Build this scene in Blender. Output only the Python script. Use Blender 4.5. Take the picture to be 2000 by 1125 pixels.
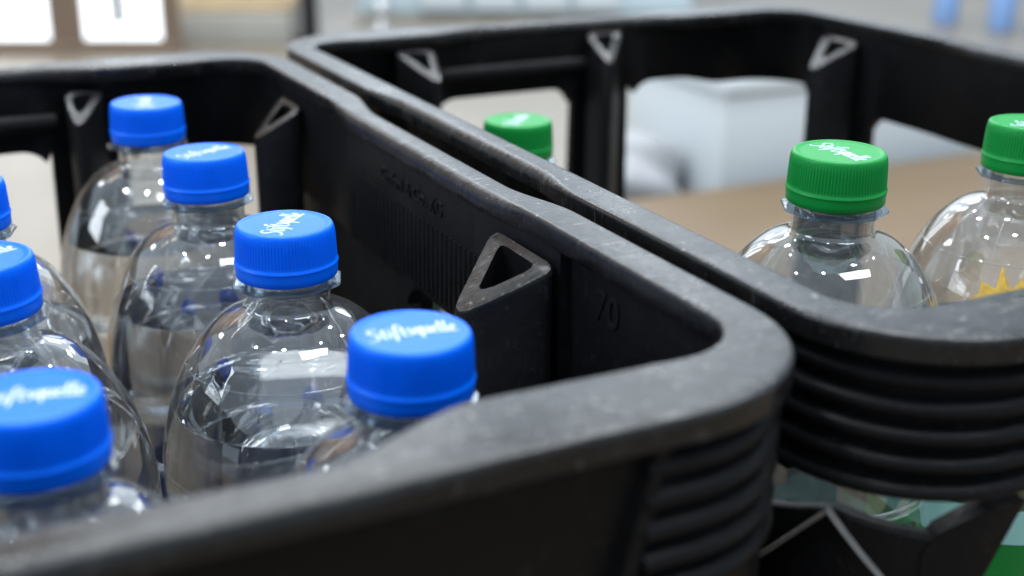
import bpy, bmesh, math, random
from mathutils import Vector, Matrix
random.seed(7)
PI = math.pi
S = 0.001            # the numbers below are millimetres
Z0 = 300.0           # crate floor level; heights are counted from the blue cap tops

def V(x, y, z):
    return Vector((x * S, y * S, (z + Z0) * S))

sc = bpy.context.scene
for o in list(bpy.data.objects):
    bpy.data.objects.remove(o)

# ------------------------------------------------------------------ camera
yaw, pit, rol = 0.46589, 0.34974, 0.0064
cam_d = bpy.data.cameras.new('camera')
cam = bpy.data.objects.new('camera', cam_d)
sc.collection.objects.link(cam)
fw = Vector((math.sin(yaw) * math.cos(pit), math.cos(yaw) * math.cos(pit), -math.sin(pit)))
rt = Vector((math.cos(yaw), -math.sin(yaw), 0))
up = rt.cross(fw)
r2 = rt * math.cos(rol) + up * math.sin(rol)
u2 = up * math.cos(rol) - rt * math.sin(rol)
M = Matrix(((r2.x, u2.x, -fw.x), (r2.y, u2.y, -fw.y), (r2.z, u2.z, -fw.z))).to_4x4()
M.translation = V(-106.83, -263.23, 112.93)
cam.matrix_world = M
cam_d.sensor_width = 36
cam_d.lens = 2548.3 / 2000 * 36
cam_d.clip_start = 0.01
cam_d.clip_end = 60
cam_d.dof.use_dof = True
cam_d.dof.focus_distance = 0.392
cam_d.dof.aperture_fstop = 7.6
cam_d.dof.aperture_blades = 0
sc.camera = cam

# ------------------------------------------------------------------ world and lamps (a shop interior)
w = bpy.data.worlds.new('World')
sc.world = w
w.use_nodes = True
bg = w.node_tree.nodes['Background']
bg.inputs[0].default_value = (0.72, 0.86, 1.0, 1)
bg.inputs[1].default_value = 0.72

def lamp(name, loc, target, size, power, col, sy=None, shape='RECTANGLE'):
    d = bpy.data.lights.new(name, 'AREA')
    d.shape = shape
    d.size = size
    if sy: d.size_y = sy
    d.energy = power
    d.color = col
    o = bpy.data.objects.new(name, d)
    o.location = loc
    o.rotation_euler = (Vector(target) - Vector(loc)).to_track_quat('-Z', 'Y').to_euler()
    sc.collection.objects.link(o)
    return o

for i, x in enumerate((-2.3, -0.5, 1.3, 3.1)):
    for j, y in enumerate((4.3, 6.1, 7.9)):
        lamp('ceiling_panel_lamp', (x + 0.9 * (j % 2), y, 2.75), (x + 0.9 * (j % 2), y, 0), 0.6, 16, (0.93, 0.97, 1.0), 1.2)
for x, y in ((-1.15, 0.45), (-0.35, -0.3), (-0.1, 1.5), (0.42, 0.62), (0.9, -0.2), (1.35, 1.25), (0.7, 2.3), (2.0, 0.4)):
    lamp('ceiling_spot_lamp', (x, y, 2.5), (x, y, 0), 0.09, 17.0, (0.95, 0.98, 1.0), None, 'DISK')
lamp('added_fill_light', (-3.0, 1.0, 1.5), (0.6, 0.7, 0.2), 1.2, 30, (0.84, 0.92, 1.0), 1.4)  # unseen lamp added at left to brighten the carton's side
lamp('added_fill_light', (1.75, 4.3, 1.7), (0.2, 0.3, 0.3), 4.2, 22, (0.80, 0.90, 1.0), 1.8)  # unseen lamp added far back for sheen on cap tops and rims
lamp('added_warm_lamp', (-0.75, 2.35, 2.3), (-1.0, 3.2, 1.2), 1.6, 26, (1.0, 0.72, 0.46), 0.2)  # unseen warm lamp added so the brown wall reflects in the rims
lamp('ceiling_panel_lamp', (0.75, -0.95, 2.7), (0.75, -0.95, 0), 1.3, 24, (0.93, 0.97, 1.0), 0.5)

sc.view_settings.view_transform = 'Standard'
sc.view_settings.look = 'None'
sc.view_settings.exposure = 0.06
sc.view_settings.gamma = 1.0
sc.view_settings.use_curve_mapping = False
sc.cycles.max_bounces = 20
sc.cycles.transmission_bounces = 14
sc.cycles.transparent_max_bounces = 24
sc.cycles.glossy_bounces = 6
sc.cycles.diffuse_bounces = 4
sc.cycles.use_denoising = True
sc.cycles.caustics_refractive = True
sc.cycles.blur_glossy = 0.6
sc.cycles.sample_clamp_indirect = 6.0

# ------------------------------------------------------------------ materials
def mat(name):
    m = bpy.data.materials.new(name)
    m.use_nodes = True
    nt = m.node_tree
    b = nt.nodes.get('Principled BSDF')
    return m, nt, b

def node(nt, t, **kw):
    n = nt.nodes.new(t)
    for k, v in kw.items():
        if k.startswith('i_'):
            n.inputs[k[2:].replace('_', ' ')].default_value = v
        else:
            setattr(n, k, v)
    return n

def simple(name, col, rough=0.5, spec=0.5, sss=0.0, noise=0.0, nscale=40.0, bump=0.0, bscale=300.0):
    m, nt, b = mat(name)
    b.inputs['Base Color'].default_value = (*col, 1)
    b.inputs['Roughness'].default_value = rough
    b.inputs['Specular IOR Level'].default_value = spec
    if sss:
        b.inputs['Subsurface Weight'].default_value = sss
        b.inputs['Subsurface Radius'].default_value = (0.0015, 0.0015, 0.0025)
        b.inputs['Subsurface Scale'].default_value = 1.0
    tc = node(nt, 'ShaderNodeTexCoord')
    if noise:
        n = node(nt, 'ShaderNodeTexNoise', i_Scale=nscale, i_Detail=5.0)
        nt.links.new(tc.outputs['Object'], n.inputs['Vector'])
        mx = node(nt, 'ShaderNodeMix', data_type='RGBA')
        mx.inputs['A'].default_value = (*[c * (1 - noise) for c in col], 1)
        mx.inputs['B'].default_value = (*[min(1, c * (1 + noise)) for c in col], 1)
        nt.links.new(n.outputs['Fac'], mx.inputs['Factor'])
        nt.links.new(mx.outputs['Result'], b.inputs['Base Color'])
    if bump:
        n = node(nt, 'ShaderNodeTexNoise', i_Scale=bscale, i_Detail=4.0)
        nt.links.new(tc.outputs['Object'], n.inputs['Vector'])
        bp = node(nt, 'ShaderNodeBump', i_Strength=bump, i_Distance=0.001)
        nt.links.new(n.outputs['Fac'], bp.inputs['Height'])
        nt.links.new(bp.outputs['Normal'], b.inputs['Normal'])
    return m

def crate_plastic(name, scuff, spec, rbase):
    m, nt, b = mat(name)
    tc = node(nt, 'ShaderNodeTexCoord')
    geo = node(nt, 'ShaderNodeNewGeometry')
    def noise(scale, detail, rough=0.6, vec=None):
        n = node(nt, 'ShaderNodeTexNoise', i_Scale=scale, i_Detail=detail, i_Roughness=rough)
        nt.links.new(vec or tc.outputs['Object'], n.inputs['Vector'])
        return n.outputs['Fac']
    def ramp(src, a, c):
        r = node(nt, 'ShaderNodeMapRange')
        r.inputs['From Min'].default_value = a
        r.inputs['From Max'].default_value = c
        nt.links.new(src, r.inputs['Value'])
        return r.outputs['Result']
    def mul(a, c):
        x = node(nt, 'ShaderNodeMath', operation='MULTIPLY')
        nt.links.new(a, x.inputs[0])
        if isinstance(c, float): x.inputs[1].default_value = c
        else: nt.links.new(c, x.inputs[1])
        return x.outputs[0]
    def add(a, c):
        x = node(nt, 'ShaderNodeMath', operation='ADD')
        nt.links.new(a, x.inputs[0])
        if isinstance(c, float): x.inputs[1].default_value = c
        else: nt.links.new(c, x.inputs[1])
        x.use_clamp = True
        return x.outputs[0]
    dust = ramp(noise(48, 7, 0.68), 0.42, 0.72)
    # fine stretched scratches in two directions
    sc_out = None
    for rot in (0.35, -0.9, 1.25):
        mp = node(nt, 'ShaderNodeMapping')
        mp.inputs['Rotation'].default_value = (0, 0, rot)
        mp.inputs['Scale'].default_value = (90, 1900, 90)
        nt.links.new(tc.outputs['Object'], mp.inputs['Vector'])
        n = node(nt, 'ShaderNodeTexNoise', i_Scale=1.0, i_Detail=2.0)
        nt.links.new(mp.outputs['Vector'], n.inputs['Vector'])
        s_ = ramp(n.outputs['Fac'], 0.62, 0.72)
        sc_out = s_ if sc_out is None else add(sc_out, s_)
    scr = mul(sc_out, ramp(noise(70, 4), 0.48, 0.66))
    speck = ramp(noise(480, 2), 0.66, 0.72)
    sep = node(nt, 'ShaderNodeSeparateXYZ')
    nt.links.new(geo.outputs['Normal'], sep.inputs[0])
    topf = add(mul(ramp(sep.outputs['Z'], 0.78, 1.0), 0.9), 0.1)      # dust and scrapes favour upward faces, also painting them lit and sides dark
    lit_wear = mul(add(add(add(mul(dust, 0.5), mul(ramp(noise(190, 6, 0.7), 0.38, 0.7), 0.34)), 0.10), add(mul(scr, 0.8), mul(speck, 0.6))), topf)
    mx = node(nt, 'ShaderNodeMix', data_type='RGBA')
    mx.inputs['A'].default_value = (0.0065, 0.0068, 0.0078, 1)
    mx.inputs['B'].default_value = (0.052, 0.054, 0.058, 1)
    nt.links.new(mul(lit_wear, scuff), mx.inputs['Factor'])
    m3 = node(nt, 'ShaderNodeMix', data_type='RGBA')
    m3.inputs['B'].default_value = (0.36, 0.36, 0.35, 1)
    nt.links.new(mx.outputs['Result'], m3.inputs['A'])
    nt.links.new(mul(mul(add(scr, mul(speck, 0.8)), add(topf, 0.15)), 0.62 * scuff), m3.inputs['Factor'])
    nt.links.new(m3.outputs['Result'], b.inputs['Base Color'])
    rr = node(nt, 'ShaderNodeMapRange')
    rr.inputs['To Min'].default_value = rbase
    rr.inputs['To Max'].default_value = 0.47
    nt.links.new(add(mul(dust, 0.7), mul(noise(220, 3), 0.3)), rr.inputs['Value'])
    nt.links.new(rr.outputs['Result'], b.inputs['Roughness'])
    bm1 = node(nt, 'ShaderNodeBump', i_Strength=0.35, i_Distance=0.0004)
    nt.links.new(add(mul(noise(700, 4), 0.6), mul(scr, 0.6)), bm1.inputs['Height'])
    bm2 = node(nt, 'ShaderNodeBump', i_Strength=0.3, i_Distance=0.002)
    nt.links.new(noise(70, 3), bm2.inputs['Height'])
    nt.links.new(bm1.outputs['Normal'], bm2.inputs['Normal'])
    nt.links.new(bm2.outputs['Normal'], b.inputs['Normal'])
    b.inputs['Specular IOR Level'].default_value = spec
    return m

M_RIM = crate_plastic('scuffed_black_plastic', 1.0, 0.42, 0.22)
M_BLK = crate_plastic('black_plastic', 0.20, 0.12, 0.34)
M_BLUE = simple('blue_cap_plastic', (0.0, 0.135, 0.90), 0.34, 0.2, 0.12, noise=0.10, nscale=140, bump=0.08, bscale=900)
M_GREEN = simple('green_cap_plastic', (0.006, 0.25, 0.045), 0.36, 0.22, 0.12, noise=0.10, nscale=140, bump=0.08, bscale=900)
M_EDGE = simple('lit_grey_plastic_edge', (0.16, 0.155, 0.15), 0.4, noise=0.4, nscale=300)  # pale grey paints light catching the chevron ribs
M_PRINT = simple('white_cap_print', (0.50, 0.57, 0.70), 0.5)
M_GLABEL = simple('green_label_paper', (0.004, 0.22, 0.035), 0.45, noise=0.08)
M_BLABEL = simple('blue_label_paper', (0.01, 0.06, 0.32), 0.45, noise=0.08)
M_TEAL = simple('pale_teal_label_paper', (0.36, 0.70, 0.66), 0.45)
M_YELLOW = simple('yellow_label_print', (0.62, 0.40, 0.06), 0.5, noise=0.35, nscale=500)

def pet_mat(name, tint, gain, rough, haze=1.0):
    m, nt, b = mat(name)
    nt.nodes.remove(b)
    out = nt.nodes['Material Output']
    tr = node(nt, 'ShaderNodeBsdfTransparent')
    tr.inputs['Color'].default_value = (*tint, 1)
    gl = node(nt, 'ShaderNodeBsdfGlossy')
    gl.inputs['Roughness'].default_value = rough
    gl.inputs['Color'].default_value = (1, 1, 1, 1)
    fr = node(nt, 'ShaderNodeFresnel', i_IOR=1.58)
    ml = node(nt, 'ShaderNodeMath', operation='MULTIPLY')
    ml.inputs[1].default_value = gain
    ml.use_clamp = True
    tc = node(nt, 'ShaderNodeTexCoord')
    n = node(nt, 'ShaderNodeTexNoise', i_Scale=55.0, i_Detail=2.0)
    nt.links.new(tc.outputs['Object'], n.inputs['Vector'])
    bp = node(nt, 'ShaderNodeBump', i_Strength=0.14, i_Distance=0.003)
    nt.links.new(n.outputs['Fac'], bp.inputs['Height'])
    nt.links.new(bp.outputs['Normal'], gl.inputs['Normal'])
    nt.links.new(bp.outputs['Normal'], fr.inputs['Normal'])
    nt.links.new(fr.outputs[0], ml.inputs[0])
    mx = node(nt, 'ShaderNodeMixShader')
    mn = node(nt, 'ShaderNodeMath', operation='MINIMUM')
    mn.inputs[1].default_value = 0.5
    nt.links.new(ml.outputs[0], mn.inputs[0])
    nt.links.new(mn.outputs[0], mx.inputs[0])
    nt.links.new(tr.outputs[0], mx.inputs[1])
    nt.links.new(gl.outputs[0], mx.inputs[2])
    tl = node(nt, 'ShaderNodeBsdfTranslucent')
    df = node(nt, 'ShaderNodeBsdfDiffuse')
    ad = node(nt, 'ShaderNodeMixShader')
    ad.inputs[0].default_value = 0.5
    nt.links.new(tl.outputs[0], ad.inputs[1])
    nt.links.new(df.outputs[0], ad.inputs[2])
    n2 = node(nt, 'ShaderNodeTexNoise', i_Scale=160.0, i_Detail=6.0, i_Roughness=0.7)
    nt.links.new(tc.outputs['Object'], n2.inputs['Vector'])
    hz = node(nt, 'ShaderNodeMapRange')
    hz.inputs['From Min'].default_value = 0.35
    hz.inputs['From Max'].default_value = 0.8
    hz.inputs['To Min'].default_value = 0.008 * haze
    hz.inputs['To Max'].default_value = 0.06 * haze
    nt.links.new(n2.outputs['Fac'], hz.inputs['Value'])
    m2 = node(nt, 'ShaderNodeMixShader')
    nt.links.new(hz.outputs['Result'], m2.inputs[0])
    nt.links.new(mx.outputs[0], m2.inputs[1])
    nt.links.new(ad.outputs[0], m2.inputs[2])
    nt.links.new(m2.outputs[0], out.inputs['Surface'])
    return m
M_PET = pet_mat('clear_pet', (0.965, 0.985, 0.995), 2.3, 0.03)

def glass(name, ior, rough, col=(1, 1, 1)):
    m, nt, b = mat(name)
    b.inputs['Base Color'].default_value = (*col, 1)
    b.inputs['Transmission Weight'].default_value = 1.0
    b.inputs['IOR'].default_value = ior
    b.inputs['Roughness'].default_value = rough
    return m
M_WATER = glass('mineral_water', 1.333, 0.0, (0.985, 0.995, 1.0))
M_RING = pet_mat('thick_clear_pet', (0.55, 0.63, 0.70), 0.7, 0.1, 0.0)

# ------------------------------------------------------------------ helpers
def link(name, verts, faces, material, parent=None, smooth=False, mm=True, local=False):
    me = bpy.data.meshes.new(name)
    if mm:
        verts = [(v[0] * S, v[1] * S, v[2] * S) for v in verts]
    me.from_pydata(verts, [], faces)
    bm = bmesh.new()
    bm.from_mesh(me)
    bmesh.ops.recalc_face_normals(bm, faces=bm.faces)
    bm.to_mesh(me)
    bm.free()
    if material: me.materials.append(material)
    if smooth: me.shade_smooth()
    o = bpy.data.objects.new(name, me)
    sc.collection.objects.link(o)
    o.parent = parent
    return o

def auto_smooth(o, deg=35):
    me = o.data
    me.shade_smooth()
    bm = bmesh.new()
    bm.from_mesh(me)
    lim = math.radians(deg)
    for e in bm.edges:
        if len(e.link_faces) == 2 and e.calc_face_angle(0) > lim:
            e.smooth = False
    bm.to_mesh(me)
    bm.free()
    return o

def tag(o, label, cat, group=None, kind=None):
    o['label'] = label
    o['category'] = cat
    if group: o['group'] = group
    if kind: o['kind'] = kind
    return o

def empty(name, loc):
    o = bpy.data.objects.new(name, None)
    o.empty_display_size = 0.02
    o.location = loc
    sc.collection.objects.link(o)
    return o

def box_vf(x0, x1, y0, y1, z0, z1):
    v = [(x, y, z) for z in (z0, z1) for y in (y0, y1) for x in (x0, x1)]
    f = [(0, 2, 3, 1), (4, 5, 7, 6), (0, 1, 5, 4), (2, 6, 7, 3), (0, 4, 6, 2), (1, 3, 7, 5)]
    return v, f

def box(name, x0, x1, y0, y1, z0, z1, material, parent=None, bevel=0.0, local=None):
    v, f = box_vf(x0, x1, y0, y1, z0, z1)
    o = link(name, v, f, material, parent)
    if bevel:
        bm = bmesh.new()
        bm.from_mesh(o.data)
        bmesh.ops.bevel(bm, geom=bm.edges[:], offset=bevel * S, segments=3, profile=0.5, affect='EDGES')
        bm.to_mesh(o.data)
        bm.free()
        auto_smooth(o, 40)
    return o

def lathe(profile, n, closed_top=False, closed_bot=False, rad=None):
    """profile: list of (r, z); rad(theta, i) optional factor on r."""
    v, f = [], []
    k = len(profile)
    for j in range(n):
        a = 2 * PI * j / n
        for i, (r, z) in enumerate(profile):
            q = r * (rad(a, i, j) if rad else 1)
            v.append((q * math.cos(a), q * math.sin(a), z))
    for j in range(n):
        j2 = (j + 1) % n
        for i in range(k - 1):
            f.append((j * k + i, j2 * k + i, j2 * k + i + 1, j * k + i + 1))
    if closed_top:
        f.append(tuple(j * k for j in range(n)))
    if closed_bot:
        f.append(tuple(j * k + k - 1 for j in reversed(range(n))))
    return v, f

# ------------------------------------------------------------------ setting: floor and the board the crates stand on
def floor_mat():
    m, nt, b = mat('shop_floor')
    tc = node(nt, 'ShaderNodeTexCoord')
    n = node(nt, 'ShaderNodeTexNoise', i_Scale=6.0, i_Detail=6.0)
    nt.links.new(tc.outputs['Object'], n.inputs['Vector'])
    r = node(nt, 'ShaderNodeMix', data_type='RGBA')
    r.inputs['A'].default_value = (0.165, 0.14, 0.11, 1)
    r.inputs['B'].default_value = (0.245, 0.215, 0.175, 1)
    nt.links.new(n.outputs['Fac'], r.inputs['Factor'])
    nt.links.new(r.outputs['Result'], b.inputs['Base Color'])
    b.inputs['Roughness'].default_value = 0.35
    return m

def wood_mat(name, a, c, rough=0.5, sx=3, sy=60):
    m, nt, b = mat(name)
    tc = node(nt, 'ShaderNodeTexCoord')
    mp = node(nt, 'ShaderNodeMapping')
    mp.inputs['Scale'].default_value = (sx, sy, sy)
    nt.links.new(tc.outputs['Object'], mp.inputs['Vector'])
    n = node(nt, 'ShaderNodeTexNoise', i_Scale=1.0, i_Detail=6.0, i_Distortion=0.6)
    nt.links.new(mp.outputs['Vector'], n.inputs['Vector'])
    r = node(nt, 'ShaderNodeMix', data_type='RGBA')
    r.inputs['A'].default_value = (*a, 1)
    r.inputs['B'].default_value = (*c, 1)
    nt.links.new(n.outputs['Fac'], r.inputs['Factor'])
    nt.links.new(r.outputs['Result'], b.inputs['Base Color'])
    b.inputs['Roughness'].default_value = rough
    return m

fl = link('floor', [(-7000, -5000, -40), (9000, -5000, -40), (9000, 9000, -40), (-7000, 9000, -40)], [(0, 1, 2, 3)], floor_mat())
fl['kind'] = 'structure'
bd = box('wooden_floor_board', -1500, 2300, -900, 950, -22, 0, wood_mat('tan_wood', (0.115, 0.075, 0.036), (0.185, 0.125, 0.065)), None, 2)
bd['kind'] = 'structure'

# ------------------------------------------------------------------ crates
RIM = 4.8
CR = 42.0   # outer corner radius

def sstep(a, b, x):
    t = max(0.0, min(1.0, (x - a) / (b - a)))
    return t * t * (3 - 2 * t)

def stations(hx, hy, R=CR, fine=6, lz=(-106, 146)):
    """closed loop: (x, y, nx, ny, kind, t, cornerfrac) counter-clockwise."""
    out = []
    def side(L, brk):
        s = set([-L, L])
        n = int(2 * L / fine)
        for i in range(1, n): s.add(round(-L + 2 * L * i / n, 2))
        for b_ in brk:
            for q in (b_ - 0.4, b_ + 0.4):
                if abs(q) < L - 0.5: s.add(q)
        return sorted(s)
    brk_l = [lz[0], lz[1], -68, lz[1] - 36]
    brk_s = [hx - 54, -(hx - 54)]
    N = 14
    cs = [(hx - R, hy - R, 0), (-(hx - R), hy - R, 90), (-(hx - R), -(hy - R), 180), (hx - R, -(hy - R), 270)]
    for k in range(4):
        # straight side before corner k
        if k == 0:
            for t in side(hy - R, brk_l): out.append((hx, t, 1, 0, 'L', t, 0))
        if k == 1:
            for t in side(hx - R, brk_s): out.append((-t, hy, 0, 1, 'S', -t, 0))
        if k == 2:
            for t in side(hy - R, brk_l): out.append((-hx, -t, -1, 0, 'L', -t, 0))
        if k == 3:
            for t in side(hx - R, brk_s): out.append((t, -hy, 0, -1, 'S', t, 0))
        cx, cy, a0 = cs[k]
        for i in range(1, N):
            a = math.radians(a0 + 90 * i / N)
            fr = i / N
            if k % 2 == 1: fr = 1 - fr     # fraction measured from the long side
            out.append((cx + R * math.cos(a), cy + R * math.sin(a), math.cos(a), math.sin(a), 'C', k, fr))
    return out

def sweep(name, st, prof, material, parent, closed=True, zoff=0.0, deg=40):
    """prof(station) -> closed list of (inset, z)."""
    v, f = [], []
    K = None
    for s in st:
        p = prof(s)
        K = len(p)
        for ins, z in p:
            v.append((s[0] - s[2] * ins, s[1] - s[3] * ins, z + zoff))
    n = len(st)
    for i in range(n if closed else n - 1):
        j = (i + 1) % n
        for k in range(K):
            l = (k + 1) % K
            f.append((i * K + k, j * K + k, j * K + l, i * K + l))
    if not closed:
        f.append(tuple(range(K)))
        f.append(tuple((n - 1) * K + k for k in reversed(range(K))))
    o = link(name, v, f, material, parent)
    return auto_smooth(o, deg)

def text_mesh(body, size, ext, name, material, parent, m):
    cu = bpy.data.curves.new(name, 'FONT')
    cu.body = body
    cu.size = size * S
    cu.extrude = ext * S
    cu.bevel_depth = 0.12 * S
    cu.space_character = 1.1
    t = bpy.data.objects.new('tmp', cu)
    sc.collection.objects.link(t)
    dg = bpy.context.evaluated_depsgraph_get()
    me = bpy.data.meshes.new_from_object(t.evaluated_get(dg))
    bpy.data.objects.remove(t)
    me.transform(m)
    me.materials.clear()
    me.materials.append(material)
    o = bpy.data.objects.new(name, me)
    sc.collection.objects.link(o)
    o.parent = parent
    return o

def make_crate(cx, cy, hx, hy, long_posts, short_posts, label, detail_text, lz, zs, wl, wsf, wsn, oc, special):
    """long_posts / short_posts: lists of (side sign, t, base half width, reach, apex shift)"""
    root = empty('bottle_crate', V(cx, cy, -300))
    tag(root, label, 'crate', 'black bottle crates side by side')
    H = 300 + RIM            # local height of the rim
    st = stations(hx, hy, fine=3, lz=lz)

    def ridge(s):
        """how far a station lies in the slim middle part: 0 at corners, 1 in the middle"""
        if s[4] == 'L': return 1 - sstep(56, 92, abs(s[5] + 0.0))
        if s[4] == 'S': return 1 - sstep(hx - 118, hx - 80, abs(s[5]))
        return 0.0

    def rim_prof(s):
        m = ridge(s)
        if s[4] == 'L':
            o_, i_ = 3.4 * m, 13 + 2.6 * m
            rd = 1.3 + 2.2 * m
        elif s[4] == 'S':
            o_, i_ = 0.0, 25 - 11.5 * m
            rd = 1.7 + 1.8 * m
        else:
            f = s[6]
            o_, i_ = 0.0, 13 + 12 * sstep(0, 1, f)
            rd = 1.3
        z = H - 0.4 * m
        pts = [(o_ + 1.2, z - 7.0), (o_ + 0.1, z - 6.2), (o_, z - rd - 0.8), (o_, z - rd)]
        for q in (22, 45, 68):
            a = math.radians(q)
            pts.append((o_ + rd * (1 - math.cos(a)), z - rd * (1 - math.sin(a))))
        pts.append((o_ + rd, z))
        pts.append((o_ + rd + 0.5, z + 0.03))
        pts.append(((o_ + i_) / 2, z + 0.05))
        pts.append((i_ - rd - 0.5, z + 0.03))
        pts.append((i_ - rd, z))
        for q in (68, 45, 22):
            a = math.radians(q)
            pts.append((i_ - rd * (1 - math.cos(a)), z - rd * (1 - math.sin(a))))
        pts += [(i_, z - rd), (i_, z - rd - 0.8), (i_ - 0.1, z - 6.2), (i_ - 1.0, z - 7.0)]
        return pts
    sweep('rim', st, rim_prof, M_RIM, root, deg=50)

    def opening(s):
        """distance from a station to the edge of the window it lies in, or None where the wall is closed"""
        if s[4] == 'C': return 99.0 if s[5] in oc else None
        for a, b2 in ((wl if s[0] > 0 or special else [(-210, 210)]) if s[4] == 'L' else (wsf if s[1] > 0 else wsn)):
            if a < s[5] < b2: return min(s[5] - a, b2 - s[5])
        return None
    def fillet(s, r=14.0):
        d = opening(s)
        if d is None or d >= r: return 0.0
        return r - math.sqrt(max(0.0, r * r - (r - d) ** 2))

    # upper wall band under the rim
    def band_prof(s):
        m = ridge(s)
        if s[4] == 'L':
            t = abs(s[5])
            o_ = 5.5 + 2.0 * m
            i_ = 12.7 + 2.6 * m if lz[0] < s[5] < lz[1] else 9.6
            zb = H - 50 + (0 if lz[0] < s[5] < lz[1] else 4)
        elif s[4] == 'S':
            o_ = 5.5
            i_ = 13.0
            zb = H - 38 - 5 * sstep(hx - 84, hx - 50, abs(s[5]))
        else:
            o_, i_ = 5.5, 9.6 + 3.4 * s[6]
            zb = H - 43.0
        zb -= fillet(s)
        zt = H - 6.0
        return [(o_, zt), (o_, zb + 1), (o_ + 0.8, zb), (i_ - 0.8, zb), (i_, zb + 1), (i_, zt)]
    sweep('wall_band', st, band_prof, M_BLK, root, deg=40)

    # ribs wrapped round each corner
    n = len(st)
    for k in range(4):
        idx = [i for i, s in enumerate(st) if s[4] == 'C' and s[5] == k]
        i0, i1 = idx[0], idx[-1]
        def ok(s):
            return (s[4] == 'L' and abs(s[5]) > hy - 62) or (s[4] == 'S' and abs(s[5]) > hx - 54)
        while ok(st[(i0 - 1) % n]): i0 -= 1
        while ok(st[(i1 + 1) % n]): i1 += 1
        seq = [st[i % n] for i in range(i0, i1 + 1)]
        for r_ in range(5):
            zc = H - 12.3 - r_ * 7.0
            def rib_prof(s, zc=zc):
                return [(5.7, zc - 2.6), (3.7, zc - 2.2), (2.3, zc - 1.2), (1.8, zc), (2.3, zc + 1.2), (3.7, zc + 2.2), (5.7, zc + 2.6)]
            sweep('corner_rib', seq, rib_prof, M_BLK, root, closed=False, deg=60)

    # slanting flange where the corner ribs end on the short walls
    for sx in (-1, 1):
        for sy in (-1, 1):
            v, f = [], []
            for z_, xo in ((H - 7.2, hx - 50), (H - 26, hx - 55), (H - 41.5, hx - 59)):
                for dx, ins in ((-2.6, 5.8), (-1.7, 2.6), (1.7, 2.6), (2.6, 5.8)):
                    v.append((sx * (xo + dx), sy * (hy - ins), z_))
            for i in range(2):
                for q in range(4):
                    l = (q + 1) % 4
                    f.append((i * 4 + q, i * 4 + l, (i + 1) * 4 + l, (i + 1) * 4 + q))
            f += [(0, 1, 2, 3), (8, 9, 10, 11)]
            auto_smooth(link('corner_flange', v, f, M_BLK, root), 50)

    # posts: hollow three-sided tubes with a slanted open top
    def post(pos, nrm, tan, hw, reach, shift, zt, drop, seed):
        P, N_, T = Vector((*pos, 0)), Vector((*nrm, 0)), Vector((*tan, 0))
        def loop(k, rad):
            B1, B2, A = -hw * k, hw * k, reach * k
            tri = [(B1, 0.0), (B2, 0.0), (shift * k, A)]
            c0 = (sum(p[0] for p in tri) / 3, sum(p[1] for p in tri) / 3)
            out = []
            for i in range(3):
                p, a_, b_ = Vector(tri[i]), Vector(tri[i - 1]), Vector(tri[(i + 1) % 3])
                u, w_ = (a_ - p).normalized(), (b_ - p).normalized()
                for q in range(5):
                    x = q / 4
                    pt = p + u * rad[i] * (1 - x) ** 2 + w_ * rad[i] * x ** 2
                    out.append(pt)
            return out, Vector(c0)
        lo, c0 = loop(1.0, (6.5, 6.5, 10.5))
        li = []
        for p in loop(0.55, (4.2, 4.2, 5.5))[0]:
            li.append(p + c0 * 0.45 + Vector((0, -reach * 0.055)))
        rnd = random.Random(seed)
        rows = []
        def zat(p): return zt - drop * (p.y / reach)
        def place(p, z): 
            q = P + N_ * p.y + T * p.x
            return (q.x, q.y, z)
        rows.append([place(c0 + (p - c0) * 0.97, 12) for p in lo])
        rows.append([place(p, zat(p) - 1.3) for p in lo])
        rows.append([place(c0 + (p - c0) * 0.965, zat(p) - 0.25) for p in lo])
        rows.append([place(c0 + (p - c0) * 0.93, zat(p)) for p in lo])
        jit = [Vector((rnd.uniform(-.25, .25), rnd.uniform(-.25, .25))) for _ in li]
        rows.append([place(p + j, zat(p)) for p, j in zip(li, jit)])
        rows.append([place(p, zat(p) - 1.5) for p in li])
        rows.append([place(p, zt - 60) for p in li])
        v = [p for r_ in rows for p in r_]
        K = len(lo)
        f = []
        for a in range(len(rows) - 1):
            for k in range(K):
                l = (k + 1) % K
                f.append((a * K + k, a * K + l, (a + 1) * K + l, (a + 1) * K + k))
        f.append(tuple((len(rows) - 1) * K + k for k in range(K)))
        o = link('post', v, f, M_BLK, root)
        o.data.materials.append(M_RIM)
        for p_ in o.data.polygons:
            if p_.normal.z > 0.5: p_.material_index = 1  # scuffed plastic on the slanted tops also paints them top-lit
        auto_smooth(o, 32)
    for sx, t, hw, reach, sh, dr in long_posts:
        post((sx * (hx - 13.5), t), (-sx, 0), (0, 1), hw, reach, sh, H - 10.5, dr, int(t * 3 + sx))
    for sy, t, hw, reach, sh, dr in short_posts:
        ib = 12.5 if abs(t) < 50 else (20.0 if abs(t) < 80 else 23.5)
        post((t, sy * (hy - ib)), (0, -sy), (1, 0), hw, reach, sh, H - zs, dr, int(t * 5 + sy))

    # short-wall hand grip bars
    for sy in (-1, 1):
        v, f = [], []
        K = 8
        ends = sorted(p_[1] for p_ in short_posts if p_[0] == sy)
        for i, x in enumerate((ends[0] + 15, ends[-1] - 13)):
            for k in range(K):
                a = 2 * PI * k / K
                v.append((x, sy * (hy - 15 + 3 * math.cos(a)), H - 25 + 4.5 * math.sin(a)))
        for k in range(K):
            l = (k + 1) % K
            f.append((k, l, K + l, K + k))
        f += [tuple(range(K)), tuple(K + k for k in range(K))]
        auto_smooth(link('grip_bar', v, f, M_BLK, root), 50)

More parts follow.
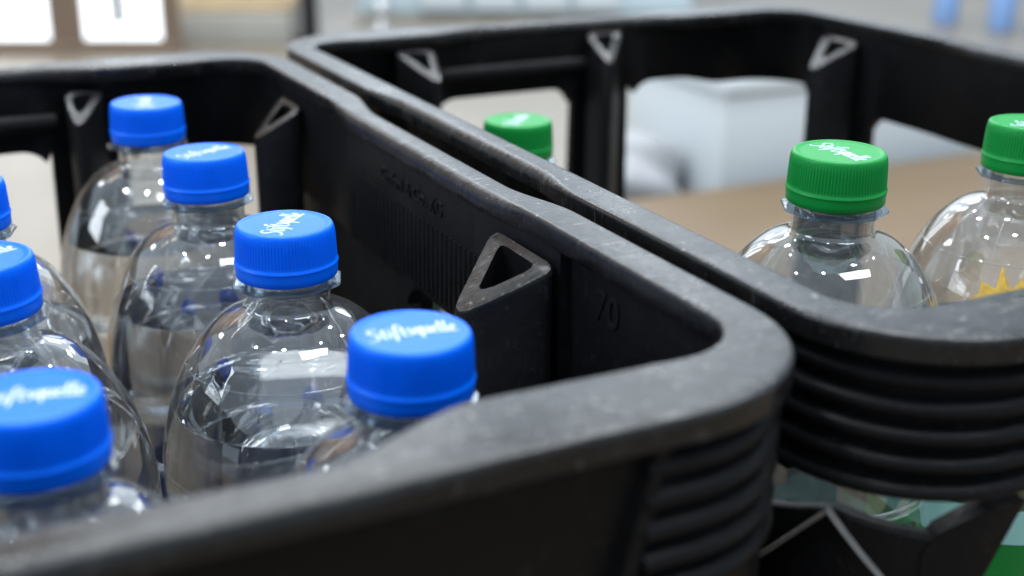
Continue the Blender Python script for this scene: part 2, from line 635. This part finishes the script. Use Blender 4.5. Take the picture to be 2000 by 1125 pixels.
    # lower wall: zigzag top edge at the corners, windows between the posts
    def lower_prof(s):
        o_ = 4.0
        zt = H - 212
        if opening(s) is None:
            zt = H - 44 if s[4] == 'L' else (H - 36 if s[4] == 'S' and abs(s[5]) < hx - 84 else H - 41)
        if special:
            if s[4] == 'L' and s[0] < 0 and s[5] < 0:
                t = abs(s[5])
                if t > hy - 58: zt = H - 55.5 - 0.4 * (hy - CR - t)
                elif t > hy - 92: zt = H - 62 - 150 * (1 - sstep(hy - 92, hy - 58, t))
            elif s[4] == 'C' and s[5] == 2:
                ang = s[6] * 90           # 0 = at the long side, 90 = at the short side
                pts = [(0, 55.5), (24, 49.2), (58, 52.0), (64, 52.0), (74, 76), (90, 212)]
                for (a0, z0), (a1, z1) in zip(pts, pts[1:]):
                    if a0 <= ang <= a1:
                        zt = H - (z0 + (z1 - z0) * (ang - a0) / (a1 - a0))
                        break
        return [(o_, zt - 0.6), (o_, 8), (o_ + 1, 0), (o_ + 6, 0), (o_ + 5, 8), (o_ + 5, zt - 0.6), (o_ + 4.2, zt), (o_ + 0.8, zt)]
    st2 = stations(hx, hy, fine=3, lz=lz)
    sweep('lower_wall', st2, lower_prof, M_BLK, root, deg=40)

    # slanting strut that closes the near left corner opening
    def path_pt(u, ins, z):
        arc = CR * PI / 2
        if u < 0:
            return (-hx + ins, -(hy - CR) - u, z)
        if u <= arc:
            a = PI + u / CR
            return (-(hx - CR) + (CR - ins) * math.cos(a), -(hy - CR) + (CR - ins) * math.sin(a), z)
        return (-(hx - CR) + (u - arc), -hy + ins, z)
    # raised chevron ribs on the near left lower corner
    for u1, z1 in ((-19, 87), (34, 65)):
        v, f = [], []
        for i in range(13):
            x = i / 12
            for ins, dz in ((4.3, -1.1), (2.7, -0.8), (2.3, 0.0), (2.7, 0.8), (4.3, 1.1)):
                v.append(path_pt(17.6 + (u1 - 17.6) * x, ins, H - 49.6 - (z1 - 49.6) * x + dz))
        for i in range(12):
            for q in range(5):
                l = (q + 1) % 5
                f.append((i * 5 + q, (i + 1) * 5 + q, (i + 1) * 5 + l, i * 5 + l))
        f += [(0, 1, 2, 3, 4), (60, 61, 62, 63, 64)]
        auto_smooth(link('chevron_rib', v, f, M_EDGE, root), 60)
    NS = 8
    v, f = [], []
    for i in range(NS + 1):
        x = i / NS
        zz = H - 45.2 - x * 45
        ul = 59.4 - 2.4 * min(45 * x, 7.0)
        ur = 71 - 26 * x
        for q in range(5):
            u_ = ul + (ur - ul) * q / 4
            v.append(path_pt(u_, 3.4, zz))
        for q in range(5):
            u_ = ul + (ur - ul) * (4 - q) / 4
            v.append(path_pt(u_, 9.3, zz))
    for i in range(NS):
        for q in range(10):
            l = (q + 1) % 10
            f.append((i * 10 + q, i * 10 + l, (i + 1) * 10 + l, (i + 1) * 10 + q))
    f += [tuple(range(10)), tuple(NS * 10 + q for q in range(10))]
    auto_smooth(link('strut', v, f, M_BLK, root), 40)

    # base
    v, f = box_vf(-hx + 9.5, hx - 9.5, -hy + 9.5, hy - 9.5, 1, 8)
    link('base', v, f, M_BLK, root)

    # embossed text and small ribs on the inner face of the right wall
    if detail_text:
        xw = hx - 15.3
        rot = Matrix(((0, 0, -1, 0), (-1, 0, 0, 0), (0, 1, 0, 0), (0, 0, 0, 1)))   # text x -> -y, y -> z, z -> -x
        def on_wall(y, z): return Matrix.Translation(Vector((xw * S, y * S, z * S))) @ rot
        text_mesh('GmbH & Co. KG', 7.2, 0.45, 'embossed_lettering', M_BLK, root, on_wall(168 - cy, H - 17))
        rot2 = rot
        text_mesh('70', 12.5, 0.4, 'embossed_number', M_BLK, root, Matrix.Translation(Vector(((hx - 9.6) * S, (23 - cy) * S, (H - 21) * S))) @ rot2)
        for i in range(30):
            y = 84 - cy + i * 3.75
            vv, ff = [], []
            z0_, z1_ = H - 47, H - 22 + (0 if i % 2 else 0)
            for z_ in (z0_, z1_):
                for dy, dx in ((-1.1, 0.1), (-0.5, -0.9), (0.5, -0.9), (1.1, 0.1)):
                    vv.append((xw + dx * (1 if z_ == z0_ else 0.55), y + dy, z_))
            ff = [(0, 1, 5, 4), (1, 2, 6, 5), (2, 3, 7, 6), (4, 5, 6, 7), (0, 3, 2, 1), (0, 4, 7, 3)]
            link('wall_rib', vv, ff, M_BLK, root)
    return root

L_CX, L_CY, L_HX, L_HY = -91.0, 143.0, 163.0, 219.5
R_CX, R_CY, R_HX, R_HY = 242.0, 156.0, 162.5, 232.0
make_crate(L_CX, L_CY, L_HX, L_HY,
           [(1, -86, 21.5, 29, -7, 16), (1, 136, 16, 25, -15, 13), (-1, -86, 18, 25, 6, 14), (-1, 120, 16, 25, -10, 13)],
           [(1, 73, 10, 26, -9, 13), (1, -73, 10, 26, 9, 13), (-1, 73, 10, 26, -9, 13), (-1, -73, 10, 26, 9, 13)],
           'black plastic crate in front holding the bottles with blue caps', True, (-106, 152), 10.5, [(-64, 4), (172, 999)], [(-57, 57), (92, 999)], [], (0,), False)
make_crate(R_CX, R_CY, R_HX, R_HY,
           [(1, -86, 18, 25, 0, 14), (1, 158, 17, 34, -12, 15), (-1, -86, 18, 25, 0, 14), (-1, 126, 16, 25, -10, 13)],
           [(1, 29, 13, 30, -12, 15), (1, -92, 12, 30, 5, 15), (-1, 73, 10, 26, -9, 13), (-1, -50, 10, 26, 9, 13)],
           'black plastic crate behind holding the bottles with green caps', False, (-106, 176), 7.5, [(-999, -112), (-62, 134), (184, 999)], [(-76, 10), (49, 999)], [(-999, 999)], (0, 2, 3), True)

# ------------------------------------------------------------------ bottles
CAP_H = 15.5
# cap mesh (origin at the top centre)
def cap_mesh(name, material):
    prof, kn = [], []
    def add(r, z, k=0.0): prof.append((r, z)); kn.append(k)
    add(11.4, -0.30); add(12.4, -0.22); add(12.9, -0.02); add(13.35, 0.0); add(13.8, -0.2); add(14.1, -0.6); add(14.25, -1.2, 0.15)
    add(14.35, -2.0, 0.7); add(14.45, -3.2, 1); add(14.6, -6.0, 1); add(14.75, -9.4, 1); add(14.8, -10.1, 0.5)
    add(14.95, -10.6); add(15.2, -10.9); add(15.25, -11.3); add(15.05, -11.5); add(15.0, -13.6); add(14.95, -15.0); add(14.6, -15.5); add(13.6, -15.5); add(13.4, -12)
    def rad(a, i, j):
        return 1 + kn[i] * (0.012 if j % 4 in (0, 1) else -0.006)
    v, f = lathe(prof, 384, False, False, rad)
    c = len(v)
    v.append((0, 0, -0.30))
    k = len(prof)
    for j in range(384): f.append((j * k, ((j + 1) % 384) * k, c))
    o = link(name, v, f, material)
    auto_smooth(o, 38)
    me = o.data
    bpy.data.objects.remove(o)
    return me

# lettering strokes for the caps: a broken-script word drawn with a broad pen
def lettering():
    G = {
        'S': (2.0, [[(1.7, 3.3), (1.2, 3.75), (0.55, 3.6), (0.3, 3.0), (0.7, 2.4), (1.4, 1.9), (1.75, 1.2), (1.4, 0.35), (0.7, 0.0), (0.05, 0.4)]]),
        't': (1.05, [[(0.45, 3.1), (0.4, 0.5), (0.7, 0.05), (1.0, 0.3)], [(0.0, 2.25), (0.95, 2.3)]]),
        'i': (0.75, [[(0.1, 2.1), (0.35, 2.3), (0.35, 0.45), (0.7, 0.1)], [(0.35, 2.95), (0.4, 3.2)]]),
        'f': (1.1, [[(1.45, 3.6), (1.05, 4.1), (0.55, 3.5), (0.5, 0.8), (0.3, -1.0), (-0.1, -0.9)], [(0.0, 2.25), (1.05, 2.3)]]),
        's': (1.0, [[(0.85, 2.1), (0.45, 2.35), (0.15, 1.8), (0.75, 1.05), (0.7, 0.3), (0.1, 0.1)]]),
        'q': (1.25, [[(0.95, 2.2), (0.4, 2.2), (0.15, 1.2), (0.4, 0.15), (0.9, 0.5)], [(0.95, 2.3), (0.95, -1.1), (1.2, -0.9)]]),
        'u': (1.3, [[(0.2, 2.3), (0.2, 0.5), (0.5, 0.05), (0.95, 0.5)], [(0.95, 2.3), (0.95, 0.4), (1.25, 0.1)]]),
        'e': (1.05, [[(0.2, 1.2), (0.85, 1.55), (0.6, 2.3), (0.2, 1.7), (0.2, 0.6), (0.55, 0.05), (0.95, 0.4)]]),
        'l': (0.8, [[(0.7, 3.4), (0.35, 3.8), (0.25, 0.6), (0.5, 0.05), (0.8, 0.35)]]),
    }
    strokes = []
    x = 0
    for ch in 'Stiftsquelle':
        wd, ss = G[ch]
        for s_ in ss: strokes.append([(x + p[0], p[1]) for p in s_])
        x += wd
    total = x
    k = 21.5 / total
    v, f = [], []
    pen = Vector((0.72, 0.70)) * 0.31
    pn = Vector((0.55, -0.35)) * 0.16
    for s_ in strokes:
        # smooth the line a little
        p = [Vector(q) for q in s_]
        if len(p) > 2:
            for _ in range(2):
                q = [p[0]]
                for a, b_ in zip(p, p[1:]):
                    q += [a * 0.75 + b_ * 0.25, a * 0.25 + b_ * 0.75]
                q.append(p[-1])
                p = q
        b0 = len(v)
        n = len(p)
        for i, q in enumerate(p):
            d = (p[min(i + 1, n - 1)] - p[max(i - 1, 0)]).normalized()
            nn = Vector((-d.y, d.x))
            wdt = 0.08 + 0.13 * abs(d.y)          # broad pen: thick down strokes
            for sgn in (-1, 1):
                r = q + nn * wdt * sgn
                # italic slant and slight arc
                X = (r.x - total / 2 + 0.12 * r.y) * k
                Y = (r.y - 1.3) * k * 1.12 - 0.010 * X * X + 0.5
                v.append((X, Y, 0.0))
        for i in range(n - 1):
            f.append((b0 + 2 * i, b0 + 2 * i + 2, b0 + 2 * i + 3, b0 + 2 * i + 1))
    # separate crossing strokes by a hair so no two faces share a plane
    o = link('tmp_letters', v, f, M_PRINT)
    bm = bmesh.new()
    bm.from_mesh(o.data)
    bm.verts.ensure_lookup_table()
    for isl, vv in enumerate(islands(bm)):
        for q in vv: q.co.z = (-0.30 + 0.03 + 0.004 * (isl % 7)) * S
    bm.normal_update()
    for fc in bm.faces:
        if fc.normal.z < 0: fc.normal_flip()
    bm.to_mesh(o.data)
    bm.free()
    me = o.data
    bpy.data.objects.remove(o)
    return me

def islands(bm):
    seen, out = set(), []
    for v in bm.verts:
        if v in seen: continue
        st_, isl = [v], []
        seen.add(v)
        while st_:
            a = st_.pop()
            isl.append(a)
            for e in a.link_edges:
                b_ = e.other_vert(a)
                if b_ not in seen:
                    seen.add(b_)
                    st_.append(b_)
        out.append(isl)
    return out

CAP_B = cap_mesh('cap_blue', M_BLUE)
CAP_G = cap_mesh('cap_green', M_GREEN)
LET = lettering()

def body_profile(total):
    b = -total
    return [(10.9, -2.0), (12.6, -15.0), (12.6, -20.5), (12.5, -23.6), (13.2, -25.2), (15.0, -26.2), (17.3, -27.1), (20.0, -28.3), (22.9, -30.3), (25.7, -33.0), (28.3, -36.3), (30.7, -40.0),
            (32.9, -44.2), (34.9, -48.8), (36.7, -53.6), (38.1, -58.4), (39.2, -63.2), (40.0, -68.5), (40.5, -75.0), (40.7, -84.0), (40.7, -100.0), (40.2, -104.0), (39.2, -107.5),
            (39.0, -112.0), (39.0, -204.0), (39.5, -208.0), (40.0, -214.0), (40.0, b + 24), (38.0, b + 10), (34.0, b + 3), (26.0, b), (14.0, b + 4), (0.01, b + 7)]

def resample(prof, n=3):
    """Catmull-Rom through the profile points"""
    out = []
    P = prof
    for i in range(len(P) - 1):
        p0, p1, p2, p3 = P[max(i - 1, 0)], P[i], P[i + 1], P[min(i + 2, len(P) - 1)]
        for q in range(n):
            t = q / n
            def cr(a, b_, c, d): return 0.5 * (2 * b_ + (c - a) * t + (2 * a - 5 * b_ + 4 * c - d) * t * t + (3 * b_ - a - 3 * c + d) * t ** 3)
            out.append((cr(p0[0], p1[0], p2[0], p3[0]), cr(p0[1], p1[1], p2[1], p3[1])))
    out.append(P[-1])
    return out

def r_at(prof, z):
    for (r0, z0), (r1, z1) in zip(prof, prof[1:]):
        if z0 >= z >= z1 and z0 != z1:
            return r0 + (r1 - r0) * (z - z0) / (z1 - z0)
    return prof[-1][0]

BODY = {}
def bottle(x, y, ztop, ang, water, cap_me, label, group, lab_mat, total=None, tilt=(0, 0), letters=True, turn=0.0, lab_z=None):
    total = total or (ztop + 292)
    key = (round(total), round(water), lab_mat.name, lab_z)
    root = empty('water_bottle', V(x, y, ztop - total))
    tag(root, label, 'bottle', group)
    root.rotation_euler = (math.radians(tilt[0]), math.radians(tilt[1]), 0)
    root.location = V(x, y, ztop) - root.rotation_euler.to_matrix() @ Vector((0, 0, total * S))
    top = total
    def put(me, name, parent, rz=0.0, z=top):
        o = bpy.data.objects.new(name, me)
        sc.collection.objects.link(o)
        o.parent = parent
        o.location = (0, 0, z * S)
        o.rotation_euler = (0, 0, rz)
        return o
    cap = put(cap_me, 'cap', root, random.random() * 6)
    if letters:
        le = bpy.data.objects.new('printed_lettering', LET)
        sc.collection.objects.link(le)
        le.parent = cap
        le.rotation_euler = (0, 0, math.radians(ang) - cap.rotation_euler.z)
    if key not in BODY:
        prof = resample(body_profile(total), 3)
        v, f = lathe(prof, 96)
        sh = link('tmp', v, f, M_PET, None, True)
        # support ring with flattened sides
        rp = [(12.4, -16.9), (15.2, -16.9), (16.0, -17.1), (16.2, -17.6), (15.8, -18.1), (12.4, -18.6)]
        def rad(a, i, j):
            if i in (0, 5): return 1
            q = (a + 0.2) % (PI / 5) - PI / 10
            return math.cos(PI / 10) / math.cos(q) * 1.02
        v, f = lathe(rp, 120, rad=rad)
        k = len(rp)
        for j in range(120): f.append((j * k + k - 1, ((j + 1) % 120) * k + k - 1, ((j + 1) % 120) * k, j * k))
        rg = link('tmp', v, f, M_RING, None, True)
        auto_smooth(rg, 40)
        # water, a hair inside the wall, with a small meniscus
        zw = water
        wp = [(r_at(prof, zw) - 0.35, zw + 0.5), (r_at(prof, zw) - 0.7, zw + 0.15), (r_at(prof, zw) - 1.8, zw), (0.01, zw)]
        wp = list(reversed(wp))
        for r_, z_ in prof:
            if z_ < zw - 1 and r_ > 0.35: wp.append((max(r_ - 0.35, 0.02), z_ + 0.35))
        wp.append((0.01, wp[-1][1]))
        v, f = lathe(wp, 96)
        wt = link('tmp', v, f, M_WATER, None, True)
        auto_smooth(wt, 50)
        # label sleeve
        zl = lab_z or (-136.0 if lab_mat is M_GLABEL else -150.0)
        lp = [(39.3, zl), (39.35, zl - 4), (39.35, -204.0)]
        v, f = lathe(lp, 96)
        lb = link('tmp', v, f, lab_mat, None, True)
        lp = [(39.35, zl + 13.0), (39.35, zl + 10), (39.35, zl + 0.3)] if lab_mat is M_GLABEL else [(39.4, -146.0), (39.4, -148), (39.4, -149.7)]
        v, f = lathe(lp, 96)
        lt = link('tmp', v, f, M_TEAL if lab_mat is M_GLABEL else lab_mat, None, True)
        BODY[key] = [o.data for o in (sh, rg, wt, lb, lt)]
        for o in (sh, rg, wt, lb, lt): bpy.data.objects.remove(o)
    a, b_, c, d, e = BODY[key]
    body = put(a, 'bottle_body', root, turn)
    put(b_, 'neck_ring', body, 0.0, 0)
    put(c, 'water', root, 0)
    l1 = put(d, 'label_sleeve', root, 0)
    put(e, 'label_band', l1, 0, 0)
    # mould ring round the shoulder
    prof = resample(body_profile(total), 3)
    for zr in (-41.0, -72.0):
        v, f = lathe([(r_at(prof, zr + 0.35) + 0.03, zr + 0.35), (r_at(prof, zr) + 0.22, zr), (r_at(prof, zr - 0.35) + 0.03, zr - 0.35)], 72)
        link('mould_ring', v, f, M_PET, body, True)
    # mould seams running down the shoulder
    for q in (0, PI):
        prof = resample(body_profile(total), 2)
        pts = [p for p in prof if -104 < p[1] < -21]
        v, f = [], []
        for r_, z_ in pts:
            v += [(r_ - 0.02, -0.18, z_), (r_ + 0.16, 0, z_ + 0.02), (r_ - 0.02, 0.18, z_)]
        for i in range(len(pts) - 1):
            f += [(3 * i, 3 * i + 3, 3 * i + 4, 3 * i + 1), (3 * i + 1, 3 * i + 4, 3 * i + 5, 3 * i + 2)]
        sm = link('mould_seam', v, f, M_PET, body, True)
        sm.rotation_euler = (0, 0, q)
    return root

GB, GG = 'blue capped bottles in the front crate', 'green capped bottles in the rear crate'
D1 = bottle(-1.8, -2.4, 0, -3, -56, CAP_B, 'clear bottle with blue cap half hidden by the near rim, nearest the crate corner', GB, M_BLABEL, turn=0.6, tilt=(0.5, 0.7))
D2 = bottle(-2.8, 91.7, 0, 54, -55, CAP_B, 'clear bottle with sharp blue ribbed cap, second along the shared crate wall', GB, M_BLABEL, turn=-1.72)
D3 = bottle(-2.9, 186, 0, 27, -54, CAP_B, 'clear bottle with blue cap, third along the shared crate wall', GB, M_BLABEL, turn=0.3, tilt=(-0.8, -0.5))
D4 = bottle(-3.7, 278.6, 0, 80, -55, CAP_B, 'clear bottle with blue cap farthest back, in the far corner of the front crate', GB, M_BLABEL, turn=1.0, tilt=(0.9, 0.4))
E1 = bottle(-85.6, -0.9, 0, -7, -56, CAP_B, 'clear bottle with blurred blue cap at the lower left, cut by the picture edge', GB, M_BLABEL, turn=0.4)
E2 = bottle(-86.2, 97.2, 0, 30, -56, CAP_B, 'clear bottle with blue cap at the left edge, behind the lower left cap', GB, M_BLABEL, turn=-0.9, tilt=(0.7, -1.0))
E3 = bottle(-84.3, 181, 0, 10, -55, CAP_B, 'clear bottle whose blue cap only just shows at the upper left edge', GB, M_BLABEL, turn=0.2)
G1 = bottle(154, 36, 17.5, -88, -236, CAP_G, 'clear bottle with green cap in the middle of the rear crate', GG, M_GLABEL, turn=-1.9, lab_z=-188.0, tilt=(0.8, -0.6))
G2 = bottle(237, 38, 18, 20, -78, CAP_G, 'clear bottle with green cap and yellow star print at the right edge', GG, M_GLABEL, turn=0.5, tilt=(-0.9, 0.8))
G3 = bottle(138.5, 220, -9, 47, -70, CAP_G, 'clear bottle with green cap farthest back, in front of the far crate window', GG, M_GLABEL, turn=0.9)

# droplets clinging inside the second bottle
prof2 = resample(body_profile(292), 3)
def droplet(root, total, az, z, rad):
    r_ = r_at(prof2, z) - 0.1
    bm = bmesh.new()
    bmesh.ops.create_icosphere(bm, subdivisions=2, radius=rad * S)
    me = bpy.data.meshes.new('water_droplet')
    bm.to_mesh(me)
    bm.free()
    me.shade_smooth()
    me.materials.append(M_WATER)
    o = bpy.data.objects.new('water_droplet', me)
    sc.collection.objects.link(o)
    o.parent = root
    o.location = (r_ * math.cos(az) * S, r_ * math.sin(az) * S, (total + z) * S)
    o.scale = (1, 1, 0.9)
for az, z, rad in ((-1.62, -47.5, 0.85), (-1.78, -45.0, 0.6), (-1.70, -46.2, 0.55), (-1.86, -53.0, 0.95), (-1.5, -46.6, 0.35), (-1.98, -33.0, 0.4), (-2.3, -44.0, 0.45), (-2.6, -50, 0.5), (-1.4, -40, 0.4)):
    droplet(D2, 292, az, z, rad)

# yellow star print on the shoulder of the right-hand green capped bottle
def star_print(root, total, az0, zc, R, n=9):
    prof = resample(body_profile(total), 3)
    v = [(0, 0)]
    for i in range(2 * n):
        a = 2 * PI * i / (2 * n) + 0.2
        q = (R if i % 2 == 0 else R * 0.70) * (1 + 0.13 * math.sin(i * 2.3))
        v.append((q * math.cos(a), q * math.sin(a)))
    # refine the fan so it hugs the bottle
    vv, ff = [], []
    rings = 5
    for k in range(1, rings + 1):
        for i in range(2 * n):
            p = (v[1 + i][0] * k / rings, v[1 + i][1] * k / rings)
            z = zc + p[1]
            r_ = r_at(prof, z) + 0.12
            a = az0 + p[0] / r_
            vv.append((r_ * math.cos(a), r_ * math.sin(a), total + z))
    m_ = 2 * n
    for k in range(rings - 1):
        for i in range(m_):
            j = (i + 1) % m_
            ff.append((k * m_ + i, k * m_ + j, (k + 1) * m_ + j, (k + 1) * m_ + i))
    ff.append(tuple(range(m_)))
    link('yellow_star_print', vv, ff, M_YELLOW, root, True)
star_print(G2, 310, math.radians(-139), -56.5, 14, 12)

# ------------------------------------------------------------------ things behind the crates
M_WHITE = simple('white_carton', (0.60, 0.66, 0.70), 0.5, noise=0.04, nscale=8)
M_GREYBAG = simple('grey_film', (0.32, 0.33, 0.35), 0.35, noise=0.25, nscale=20, bump=0.6, bscale=25)
M_BROWN = wood_mat('brown_wood', (0.15, 0.105, 0.075), (0.23, 0.165, 0.12), 0.5)
M_BEIGE = wood_mat('beige_wood', (0.48, 0.36, 0.21), (0.60, 0.47, 0.30), 0.5)
M_GREYB = simple('grey_board', (0.34, 0.33, 0.30), 0.5, noise=0.1)
M_DARK = simple('dark_post', (0.012, 0.012, 0.016), 0.5, noise=0.1)
M_PALE = simple('pale_blue_film', (0.55, 0.68, 0.75), 0.25, noise=0.15, nscale=12)
M_BLUEB = simple('pale_blue_plastic', (0.25, 0.42, 0.75), 0.3, noise=0.1)

def lit_mat():
    m, nt, b = mat('lit_glass')
    b.inputs['Base Color'].default_value = (0.9, 0.95, 1, 1)
    b.inputs['Emission Color'].default_value = (0.90, 0.96, 1.0, 1)
    b.inputs['Emission Strength'].default_value = 1.5
    return m
M_LIT = lit_mat()

FZ = -40
def world_box(name, x0, x1, y0, y1, z0, z1, m, parent=None, bevel=2.0):
    return box(name, x0, x1, y0, y1, z0, z1, m, parent, bevel)

def placed(name, x, y, z=FZ, rz=0.0):
    o = empty(name, (x * S, y * S, z * S))
    o.rotation_euler = (0, 0, math.radians(rz))
    return o

# low white carton behind the rear crate
c = placed('white_carton', 801, 985)
box('carton_body', 0, 420, 0, 215, 0, 138, M_WHITE, c, 3)
box('carton_lid', -4, 424, -4, 219, 139, 160, M_WHITE, c, 3)
tag(c, 'low white cardboard carton on the floor behind the rear crate', 'carton')

# crumpled grey film in front of the carton's end
def lump(name, m, sx, sy, sz, seed, parent=None):
    rnd = random.Random(seed)
    bm = bmesh.new()
    bmesh.ops.create_icosphere(bm, subdivisions=4, radius=1)
    ph = [(rnd.uniform(2, 6), rnd.uniform(2, 6), rnd.uniform(2, 6), rnd.uniform(0, 6)) for _ in range(7)]
    for v in bm.verts:
        d = sum(math.sin(p[0] * v.co.x + p[1] * v.co.y + p[2] * v.co.z + p[3]) for p in ph) * 0.045
        v.co *= 1 + d
        v.co.z = max(v.co.z, -0.25) + 0.25
        v.co.x *= sx * S; v.co.y *= sy * S; v.co.z *= sz * S
    me = bpy.data.meshes.new(name)
    bm.to_mesh(me)
    bm.free()
    me.shade_smooth()
    me.materials.append(m)
    o = bpy.data.objects.new(name, me)
    sc.collection.objects.link(o)
    o.parent = parent
    return o
g = lump('crumpled_film', M_GREYBAG, 75, 60, 62, 3)
g.location = (0.722, 1.075, FZ * S)
tag(g, 'crumpled grey plastic film lying beside the white carton', 'plastic film')

# lit glass doors with brown frames far behind on the left
def door(x, y, rz, wd, label, bar):
    d = placed('lit_glass_door', x, y, FZ, rz)
    box('glass_pane', -wd / 2, wd / 2, 0, 14, 26, 1500, M_LIT, d, 1)
    box('sill', -wd / 2 - 36, wd / 2 + 36, -6, 30, 0, 25, M_BROWN, d, 2)
    for s_ in (-1, 1):
        box('frame_post', s_ * (wd / 2 + 18) - 17, s_ * (wd / 2 + 18) + 17, -4, 26, 26, 1500, M_BROWN, d, 2)
    if bar:
        box('door_handle', -9, 9, -34, -14, 60, 700, M_DARK, d, 4)
        for zz in (120, 640):
            box('handle_bracket', -5, 5, -13, -1, zz, zz + 14, M_DARK, d, 1)
    tag(d, label, 'door', 'lit glass doors behind the crates')
    return d
door(152, 2492, -24, 186, 'brightly lit glass door in the far upper left corner', False)
door(368, 2398, -24, 150, 'brightly lit glass door with dark handle, right of the corner one', True)

wl = box('wall', -2600, -230, 40, 90, 0, 2600, M_BROWN, placed('added_brown_wall', 700, 2500, FZ, -24), 2)  # invented wall behind the doors, added for brown reflections on the rims
wl.parent['kind'] = 'structure'

# beige shelf on a grey plinth
s_ = placed('beige_shelf', 620, 2455, FZ, -24)
box('plinth', -120, 110, -60, 120, 0, 60, M_GREYB, s_, 3)
box('shelf_board', -125, 115, -30, 124, 62, 86, M_BEIGE, s_, 3)
box('back_panel', -125, 115, 100, 122, 88, 620, M_BROWN, s_, 2)
box('shelf_board', -122, 112, -20, 98, 300, 322, M_BEIGE, s_, 3)
tag(s_, 'beige wooden shelf on a grey plinth left of the dark post', 'shelf')

p_ = placed('dark_post', 735, 2345, FZ, -24)
box('shaft', -17, 17, -17, 17, 8, 1400, M_DARK, p_, 3)
box('foot_plate', -32, 32, -32, 32, 0, 7, M_DARK, p_, 2)
tag(p_, 'dark upright metal post behind the rear crate corner', 'post')

# wrapped pallet of pale goods
w_ = placed('wrapped_pallet', 1290, 2560, FZ, -24)
box('film_block', -350, 440, -60, 600, 9, 420, M_PALE, w_, 12)
box('deck', -360, 450, -70, 610, 0, 8, M_GREYB, w_, 1)
for i in range(4):
    box('white_pack', -200 + i * 120, -95 + i * 120, -84, -62, 20, 230, M_WHITE, w_, 5)
tag(w_, 'pale blue film wrapped pallet behind the rear crate', 'pallet')

# steel ball finial that catches the light
def lathe_obj(name, prof, m, n=32, parent=None):
    v, f = lathe(prof, n)
    return link(name, v, f, m, parent, True)
M_STEEL = simple('bright_steel', (0.85, 0.88, 0.9), 0.12)
M_STEEL.node_tree.nodes['Principled BSDF'].inputs['Metallic'].default_value = 1.0
b_ = placed('ball_topped_stand', 915, 2400)
lathe_obj('stem', [(0.01, 0), (30, 0), (30, 5), (7, 9), (6, 40), (0.01, 41)], M_STEEL, 24, b_)
lathe_obj('ball', [(0.01, 40)] + [(17 * math.sin(PI * i / 14), 57 - 17 * math.cos(PI * i / 14)) for i in range(1, 14)] + [(0.01, 74)], M_STEEL, 24, b_)
tag(b_, 'small shiny steel ball on a stand right of the dark post', 'stand')

# blue canisters in the far right corner
for i, (x, y, lab) in enumerate(((2150, 2010, 'pale blue canister at the top right, leftmost of three'),
                                 (2190, 1880, 'pale blue canister at the top right, middle of three'),
                                 (2230, 1800, 'pale blue canister at the top right corner, rightmost of three'))):
    k_ = placed('blue_canister', x, y)
    lathe_obj('canister_body', [(0.01, 0), (26, 0), (29, 4), (29, 150), (24, 165), (12, 175), (12, 182), (0.01, 182)], M_BLUEB, 28, k_)
    lathe_obj('lid', [(0.01, 183), (14, 183), (14, 198), (12, 200), (0.01, 200)], M_WHITE, 24, k_)
    tag(k_, lab, 'canister', 'pale blue canisters')
